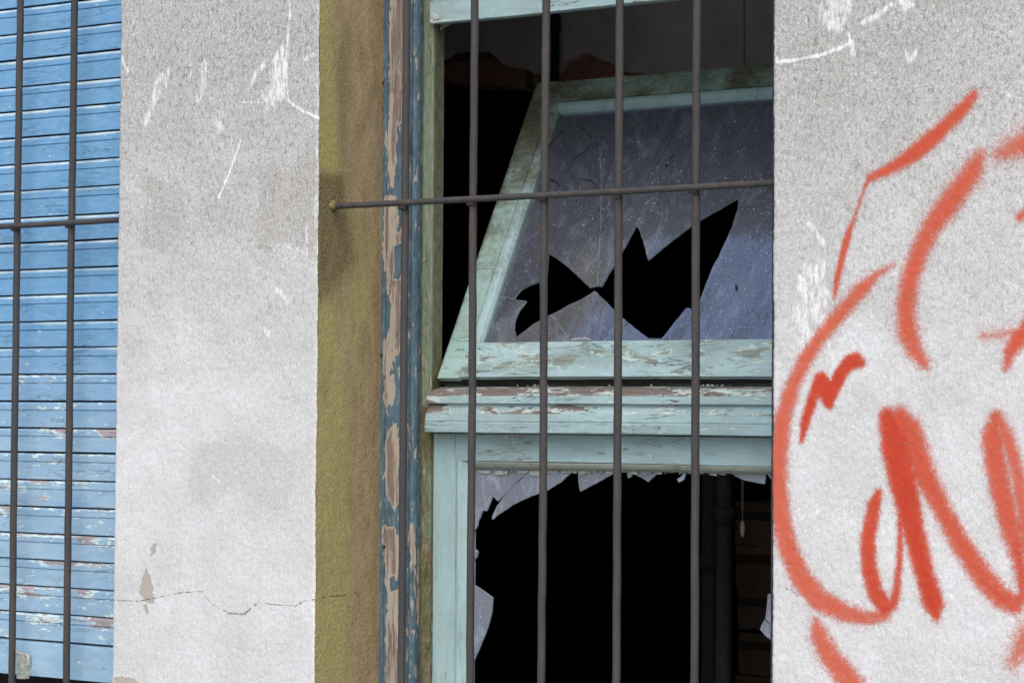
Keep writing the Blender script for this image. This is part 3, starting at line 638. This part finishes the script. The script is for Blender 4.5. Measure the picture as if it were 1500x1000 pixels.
def att_s(kind):
    def f(V):
        h = (V-O)@eh; nn = noise2(np.c_[V[:, 0], h], 30, 71); n2 = noise2(np.c_[V[:, 0]*.6, h*1.4], 95, 72)
        if kind == 'bottom': return dict(wear=.06+.28*nn*np.exp(-((h-.034)/.020)**2)*n2*1.8, moss=0*h+.02)
        up = np.clip(h/HS, 0, 1)
        return dict(wear=.05+.12*nn*n2, moss=np.clip(.22+.55*up*(.4+nn)+(.25*np.exp(-((V[:, 0]-xs0)/.004)**2)), 0, 1))
    return f
DP = -.034
m = Mesh()
sweep(m, [(xs0, -.001), (xs0+.002, 0), (x_line-.001, 0), (x_line, -.002), (x_line, DP), (xs0, DP)], fh_h, 0, HS, .004, .003, .0004, 81, attr=att_s('stile'))
m.build('stile', M['sash'], sash)
m = Mesh()
sweep(m, [(-.0005, .001), (0, h_bot-.003), (-.003, h_bot), (DP, h_bot), (DP, .001)], fh_x, x_line+.0006, xs1_-.0405, .004, .003, .0005, 82, attr=att_s('bottom'))
m.build('bottom_rail', M['aqua_b'], sash)
m = Mesh(); sweep(m, [(-.0005, h_line+.0005), (-.0005, HS-.001), (DP, HS-.001), (DP, h_line+.0005)], fh_x, x_line+.0006, xs1_-.0405, .004, .003, .0004, 83, attr=att_s('top'))
m.build('top_rail', M['sash'], sash)
m = Mesh(); sweep(m, [(xs1_-.040, 0), (xs1_, 0), (xs1_, DP), (xs1_-.040, DP)], fh_h, 0, HS, .02, .01, .0002, 84); m.build('stile', M['sash'], sash)
m = Mesh()   # ovolo glazing beads
ov = [(x_line+.0007, -.002), (x_line+.003, -.0006), (x_line+.008, -.0012), (x_line+.013, -.004), (x_line+.0165, -.009), (x_gl, -.012), (x_gl, -.022), (x_line+.0007, -.022)]
sweep(m, ov, fh_h, h_bot+.0002, h_line-.0002, .005, .0025, .0003, 85, attr=att_s('stile'))
dh = h_line-h_top_in
ovt = [(-.002, h_line-.0003), (-.0006, h_line-.0035), (-.0016, h_line-dh*.5), (-.006, h_line-dh*.82), (-.012, h_top_in), (-.022, h_top_in), (-.022, h_line-.0003)]
sweep(m, ovt, fh_x, x_gl+.0005, xs1_-.041, .005, .0025, .0003, 86, attr=att_s('bottom'))
m.build('glazing_bead', M['aqua_v'], sash)
def slab(m, outer, hole, to3, t0, t1, mi_face=0, mi_edge=1):
    pts = [tuple(p) for p in outer]+([tuple(p) for p in hole] if hole is not None else []); no = len(outer)
    ed = [(i, (i+1) % no) for i in range(no)]
    if hole is not None: nh = len(hole); ed += [(no+i, no+(i+1) % nh) for i in range(nh)]
    vo, eo, fo, *_ = delaunay_2d_cdt([Vector(p) for p in pts], ed, [], 0, 1e-7)
    vo = np.array([tuple(v) for v in vo]); fs = []
    for f in fo:
        c = vo[list(f)].mean(0)[None]
        if inpoly(c, np.array(outer))[0] and (hole is None or not inpoly(c, np.array(hole))[0]): fs.append(tuple(f))
    A = np.array([to3(v[0], v[1], t0) for v in vo]); B = np.array([to3(v[0], v[1], t1) for v in vo]); n = len(vo)
    m.add(A, fs, mi_face); m.add(B, [tuple(reversed(f)) for f in fs], mi_face)
    E_ = [(a, b) for a, b in ed]
    V = np.concatenate([A, B]); m.add(V, [(a, b, b+n, a+n) for a, b in E_], mi_edge)
def rough_line(P, amp, seed, step=.004):
    P = resample(P, step); r = np.random.default_rng(seed); return P+r.normal(size=P.shape)*amp
hole_px = [(803, 371), (816, 379), (832, 391), (850, 408), (864, 421), (874, 418.5), (881, 419), (890, 403), (901, 385.5), (914, 362.5), (923, 346), (931.7, 329.6), (937, 338), (940, 347), (945, 363), (949, 381), (980, 355), (1014, 329), (1028, 320), (1055, 305), (1081, 290), (1081, 300), (1078, 314), (1071, 335), (1062, 355), (1053, 375), (1044, 391), (1037, 408), (1032, 422), (1026, 437), (1016, 454), (1006, 450), (997, 461), (987, 473), (978, 485), (969, 495.5), (950, 495.5), (935, 484), (913, 466), (893, 447), (874, 428), (871, 426), (864, 431), (848, 440), (832, 447), (818, 455), (804, 462), (782, 474), (769, 484), (756, 494), (753, 482), (754, 470), (757, 462), (761, 454), (771, 441), (760, 439), (752.5, 438), (757, 431), (763, 424), (772, 419), (793, 411), (801, 408)]
NG = -.015
hole = rough_line([SH(p[0], p[1], NG) for p in hole_px], .00025, 5, .006)
outer = [(x_gl-.004, h_bot-.004), (xs1_-.04, h_bot-.004), (xs1_-.04, h_top_in+.004), (x_gl-.004, h_top_in+.004)]
hole[:, 1] = np.maximum(hole[:, 1], h_bot-.002)
m = Mesh(); slab(m, outer, hole, tosash, NG, NG-.003)
# hairline breaks running out from the hole
for k, L in enumerate(([(876, 418), (877, 380), (880, 330), (881, 270), (878, 215)], [(871, 429), (862, 460), (853, 490)], [(752, 438), (738, 435), (729, 437)], [(806, 462), (822, 480), (832, 494)], [(880, 418), (886, 408)])):
    q = [tosash(*SH(a[0], a[1], NG), NG+.0004) for a in L]; tube(m, q, .00024, 5, mi=1, amp=.0005, seed=k, step=.006)
m.build('glass_pane', [M['glass'], M['edge']], sash, label='dirty glass pane with a jagged hole, its sky reflection tinted bluer')
for k, L in enumerate(([(848, 184), (862, 196), (865, 208), (858, 222), (842, 232), (835, 245), (828, 252), (836, 260), (855, 263), (869, 267), (874, 282)], [(806, 264), (818, 268), (822, 275), (812, 284), (804, 290), (800, 300)], [(800, 225), (812, 205), (826, 190)], [(1078, 418), (1079, 425)], [(978, 240), (977, 244)], [(980, 234), (986, 226)])):
    wm = Mesh(); q = [tosash(*SH(a[0], a[1], NG), NG+.0012) for a in L]; tube(wm, q, .0007 if k < 3 else .0018, 5, amp=.0012, seed=30+k, step=.004)
    wm.build('cobweb' if k < 3 else 'dirt_speck', M['near_black'], sash)
# a splinter of wood lying on the bottom rail, and a black strip added as the shade in the gap
m = Mesh(); a, b = SH(842, 493), SH(866, 491); tube(m, [tosash(a[0]-.005, h_bot+.0015, -.002), tosash(b[0]-.01, h_bot+.0035, -.001), tosash(b[0], h_bot+.002, -.003)], .0016, 5, amp=.0008, seed=5, step=.003)
m.build('splinter', M['putty'], sash)
m = Mesh(); sweep(m, [(.193, O[2]-.0095), (.193, O[2]-.0015), (.215, O[2]-.0015), (.215, O[2]-.0095)], fx, xs0, XRI, .006, .004, .0006, 90)
m.build('gap_shade_strip', M['void'], win)
# crumbs of paint and rot in the joint
m = Mesh(); r = np.random.default_rng(3)
for k in range(90):
    px = r.choice([r.normal(785, 10), r.uniform(645, 1125), r.normal(1030, 10)]); y0_ = r.uniform(.157, .186)
    if px > 1128 or px < 640: continue
    b = at(px, 566, y0_); zb = tp[0][1] if y0_ > .172 else np.interp(y0_, [.160, .172], [tp[2][1], tp[1][1]]); s = r.uniform(.0008, .0028)
    V = np.array([[-1, 0, 0], [1, .3, 0], [.4, -1, .2], [0, 0, 1.1]])*s*r.uniform(.5, 1.3, (4, 1)); V = V+np.array([b[0], y0_, zb+.0004]); m.add(V, [(0, 1, 3), (1, 2, 3), (2, 0, 3), (0, 2, 1)])
m.build('paint_flakes', M['putty'], win, kind='stuff')

# ---- lower sash
YL = .180; xl0 = xg+.0008-.002; z_lt = tp[-1][1]; z_top = zq(636.8, .16)-.001
xl_line = X(668.5, YL); xl_gl = X(689, YL+.010, 800)
z_line = Z(678.5, YL, 900); z_gl = Z(690, YL+.010, 900)
low = empty('lower_sash', tuple(np.array([XB, YL, 1.0])-origin(win))); low.parent = win
low['label'] = 'lower aqua sash with only jagged glass left round its edges'
def att_l(V):
    P = V[:, [0, 2]]; nn = noise2(P, 26, 91); cor = np.exp(-(((V[:, 0]-xl0)/.05)**2+((V[:, 2]-z_top)/.05)**2))
    return dict(wear=.03+.08*nn, moss=np.clip(.30*np.exp(-((V[:, 0]-xl0)/.004)**2)+.35*cor*nn+.28*np.exp(-((V[:, 2]-z_top)/.014)**2), 0, 1))
xl0 = X(629.5, YL)
m = Mesh(); sweep(m, [(xl0, YL+.001), (xl0+.002, YL), (xl_line-.001, YL), (xl_line, YL+.002), (xl_line, YL+.036), (xl0, YL+.036)], fz, .93, z_top, .004, .003, .0003, 92, attr=att_l)
m.build('stile', M['aqua_v'], low)
m = Mesh(); sweep(m, [(YL+.0006, z_line+.0005), (YL+.0006, z_top), (YL+.036, z_top), (YL+.036, z_line+.0005)], fx, xl_line+.0007, XRI-.045, .004, .003, .0003, 93, attr=att_l)
m.build('top_rail', M['aqua'], low)
m = Mesh(); sweep(m, [(XRI-.0445, YL), (XRI-.001, YL), (XRI-.001, YL+.036), (XRI-.0445, YL+.036)], fz, .93, z_top, .02, .01, .0002, 94); m.build('stile', M['aqua_v'], low)
m = Mesh(); dx = xl_gl-xl_line
sweep(m, [(xl_line+.0007, YL+.002), (xl_line+dx*.2, YL+.0005), (xl_line+dx*.6, YL+.002), (xl_line+dx*.9, YL+.006), (xl_gl, YL+.011), (xl_gl, YL+.024), (xl_line+.0007, YL+.024)], fz, .93, z_line-.0003, .005, .0025, .0003, 95, attr=att_l)
m.build('glazing_bead', M['aqua_v'], low)
m = Mesh(); dzb = z_line-z_gl
sweep(m, [(YL+.0025, z_line-.0003), (YL+.0012, z_line-dzb*.25), (YL+.003, z_line-dzb*.6), (YL+.007, z_line-dzb*.9), (YL+.012, z_gl), (YL+.024, z_gl), (YL+.024, z_line-.0003)], fx, xl_gl+.0004, XRI-.045, .005, .0025, .0003, 96, attr=att_l)
m.build('glazing_bead', M['dull'], low)
YGL = YL+.016
# broken putty edge under the top bead
r = np.random.default_rng(9); m = Mesh(); px = 700.0
while px < 1135:
    w = r.uniform(3, 22); dpt = r.uniform(.4, 4.2); a = at(px, 689, YGL-.003); b = at(px+w-.8, 689, YGL-.003); c = at(px+w-.8-r.uniform(0, 3), 691+dpt*r.uniform(.3, 1.5), YGL-.003); d = at(px+r.uniform(0, 2), 691+dpt, YGL-.003)
    V = np.array([a, b, c, d]); V2 = V+np.array([0, .0025, 0]); m.add(np.concatenate([V, V2]), [(0, 3, 2, 1), (4, 5, 6, 7), (0, 1, 5, 4), (1, 2, 6, 5), (2, 3, 7, 6), (3, 0, 4, 7)]); px += w+r.choice([0, 0, 2, 5])
m.build('putty', M['putty'], low)
def shard(pts, seed, mat='shard', tilt=0):
    L = rough_line(trace(pts, YGL), .00022, seed, .007); m = Mesh()
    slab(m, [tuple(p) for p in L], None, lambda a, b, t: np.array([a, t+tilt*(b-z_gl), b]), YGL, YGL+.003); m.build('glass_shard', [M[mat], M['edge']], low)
shard([(684, 686), (775, 687), (765, 700), (750, 713), (739, 724), (729, 734), (722, 726), (717, 738), (713, 748), (707, 747), (704, 756), (700, 764), (700, 769), (697, 774), (684, 786)], 1)
shard([(777, 687), (838, 691), (822, 705), (802, 718), (790, 722), (770, 730), (750, 740), (737, 749), (728, 755), (721, 761), (720.5, 756), (728, 740), (740, 724), (760, 703)], 2)
shard([(846, 690), (900, 690), (894, 696), (872, 708), (850, 720), (847.5, 706)], 3)
shard([(928, 690), (964, 690), (961, 695), (950, 706), (940, 699), (931, 695)], 4)
shard([(1001, 691), (1005, 691), (1002, 702), (995, 706), (992, 702), (999, 696)], 5, tilt=.1)
shard([(1070, 692), (1122, 693), (1121, 700), (1120, 709), (1101, 705), (1088, 702), (1076, 697)], 6)
shard([(1123, 693), (1145, 694), (1145, 712), (1133, 706), (1128, 700)], 7)
shard([(684, 853), (696, 857), (709, 866), (721.5, 875), (721, 886), (720, 897), (714, 920), (704, 945), (697, 961), (684, 985)], 8)
shard([(684, 800), (696, 804), (700, 808), (698, 816), (684, 826)], 9)
shard([(1125, 869), (1131, 870), (1145, 866), (1145, 925), (1131, 916), (1121, 906), (1123, 888)], 10)
shard([(1119, 908), (1132, 918), (1145, 927), (1145, 950), (1131, 938), (1121, 930), (1113, 921)], 11)
shard([(918, 691), (926, 691), (925, 697), (920, 700)], 12)

# ------------------------------------------------------------------ the dark room
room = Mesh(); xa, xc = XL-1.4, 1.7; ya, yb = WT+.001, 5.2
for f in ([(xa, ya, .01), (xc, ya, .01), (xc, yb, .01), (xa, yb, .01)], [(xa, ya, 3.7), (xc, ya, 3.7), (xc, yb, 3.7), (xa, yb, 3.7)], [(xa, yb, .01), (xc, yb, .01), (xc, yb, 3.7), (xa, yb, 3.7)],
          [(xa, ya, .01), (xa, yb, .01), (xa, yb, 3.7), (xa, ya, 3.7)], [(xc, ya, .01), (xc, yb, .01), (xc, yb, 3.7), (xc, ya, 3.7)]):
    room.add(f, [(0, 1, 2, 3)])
room.build('room_shell', M['near_black'], kind='structure')
YI = .80
def ragged(m, pts, ytop, Y, th, seed, amp):
    L = trace(pts, Y); L = resample(L, .012, False); r = np.random.default_rng(seed); L = L+r.normal(size=L.shape)*amp
    L[:, 0] = np.maximum.accumulate(L[:, 0]); n = len(L)
    V = np.concatenate([np.c_[L[:, 0], np.full(n, Y), L[:, 1]], np.c_[L[:, 0], np.full(n, Y), np.full(n, ytop)], np.c_[L[:, 0], np.full(n, Y+th), L[:, 1]]])
    F_ = [(i, i+1, n+i+1, n+i) for i in range(n-1)]+[(i, 2*n+i, 2*n+i+1, i+1) for i in range(n-1)]; m.add(V, F_)
iw = empty('partition_wall', (-2.0, YI, 3.0), label='dim grey plastered inner wall broken away to reddish brick, seen above the tilted sash', cat='wall', kind='thing')
m = Mesh(); ragged(m, [(380, 118), (600, 110), (640, 112), (660, 119), (700, 122), (740, 124), (775, 128), (800, 122), (830, 132), (870, 128), (910, 126), (950, 118), (1050, 112), (1300, 100)], 3.69, YI+.02, .12, 2, .003)
m.build('brickwork', M['brick'], iw)
m = Mesh(); ragged(m, [(380, 96), (600, 92), (648, 84), (662, 78), (691, 73), (721, 80), (739, 93), (765, 101), (783, 108), (812, 108), (827, 93), (849, 79), (868, 80), (889, 91), (904, 104), (923, 108), (960, 109), (1050, 100), (1300, 88)], 3.69, YI, .02, 4, .002)
m.build('plaster', M['plaster'], iw)
def pipe(px, Y, r_, py0, py1, label, name='pipe', mat='pipe', cat='pipe'):
    m = Mesh(); a = at(px, py0, Y); b = at(px, py1, Y); tube(m, [(a[0], Y, b[2]), (a[0], Y, a[2])], r_, 14, step=.1, amp=.0004, seed=int(px)); 
    x0, z0, z1 = a[0], b[2], a[2]
    for zc_ in np.arange(z0+.1, z1, .45): tube(m, [(x0, Y, zc_-.012), (x0, Y, zc_+.012)], r_*1.22, 14, step=.02)
    m.build(name, M[mat], smooth=True, label=label, cat=cat)
pipe(818, .77, .0075, -700, 118, 'thin dark green upright pipe on the dim plastered wall above the tilted sash')
pipe(1062, .55, .013, 560, 1700, 'dark pipe standing inside the room behind the rightmost window bar')
pipe(1040, .80, .014, 560, 1700, 'dark green pipe standing nearest the rightmost bar, inside the room')
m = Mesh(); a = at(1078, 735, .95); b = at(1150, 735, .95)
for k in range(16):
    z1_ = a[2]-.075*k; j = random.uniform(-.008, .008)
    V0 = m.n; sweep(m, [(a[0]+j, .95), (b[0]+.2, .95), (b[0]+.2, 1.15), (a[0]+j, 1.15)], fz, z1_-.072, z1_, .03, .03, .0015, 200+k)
m.build('brick_pier', M['dimbrick'], label='broken dimmed brick pier in the dark room, beyond the right end of the lower sash', cat='brick pier')
m = Mesh(); a = at(1088, 640, .6); b = at(1088, 746, .6); c = at(1088, 763, .6); d = at(1088, 786, .6)
hc = empty('pull_cord', (float(a[0]), .6, float(d[2])), label='thin pale pull cord with pinkish knob hanging in the dark behind the lower sash', cat='cord')
tube(m, [(a[0], .6, a[2]+1.2), (a[0], .6, b[2])], .0022, 8, step=.2); tube(m, [(a[0], .6, b[2]), (a[0], .6, c[2])], .0008, 6); m.build('cord', M['cord'], hc, smooth=True)
m = Mesh(); tube(m, [(a[0], .6, c[2]), (a[0], .6, d[2])], .0042, 10, step=.002, taper=lambda t: .35+.65*math.sin(math.pi*(.12+.8*t))); m.build('knob', M['knob'], hc, smooth=True)

# ------------------------------------------------------------------ light
w = bpy.data.worlds.new('World'); sc.world = w; w.use_nodes = True; nt = w.node_tree
sky = nt.nodes.new('ShaderNodeTexSky'); sky.sky_type = 'NISHITA'; sky.sun_disc = False
EL, AZ = 48, 150       # sun elevation, compass bearing from +Y clockwise
sky.sun_elevation = rad(EL); sky.sun_rotation = rad(AZ); sky.air_density = 1.0; sky.dust_density = 2.2; sky.ozone_density = 1.0
bg = nt.nodes['Background']; nt.links.new(sky.outputs[0], bg.inputs[0]); bg.inputs[1].default_value = .15
sl = bpy.data.lights.new('sun', 'SUN'); sl.energy = 1.5; sl.angle = rad(60); sl.color = (1, .97, .94)
so = bpy.data.objects.new('sun', sl); COL.objects.link(so)
d = Vector((math.sin(rad(AZ))*math.cos(rad(EL)), math.cos(rad(AZ))*math.cos(rad(EL)), math.sin(rad(EL))))
so.rotation_euler = d.to_track_quat('Z', 'Y').to_euler(); so.location = d*8+Vector((0, 0, 2))
vs = sc.view_settings; vs.view_transform = 'Standard'; vs.look = 'None'; vs.gamma = 1; vs.use_curve_mapping = False; vs.exposure = 0.60
sc.cycles.max_bounces = 8; sc.cycles.transparent_max_bounces = 16
cam.dof.use_dof = True; cam.dof.focus_distance = 3.45; cam.dof.aperture_fstop = 16
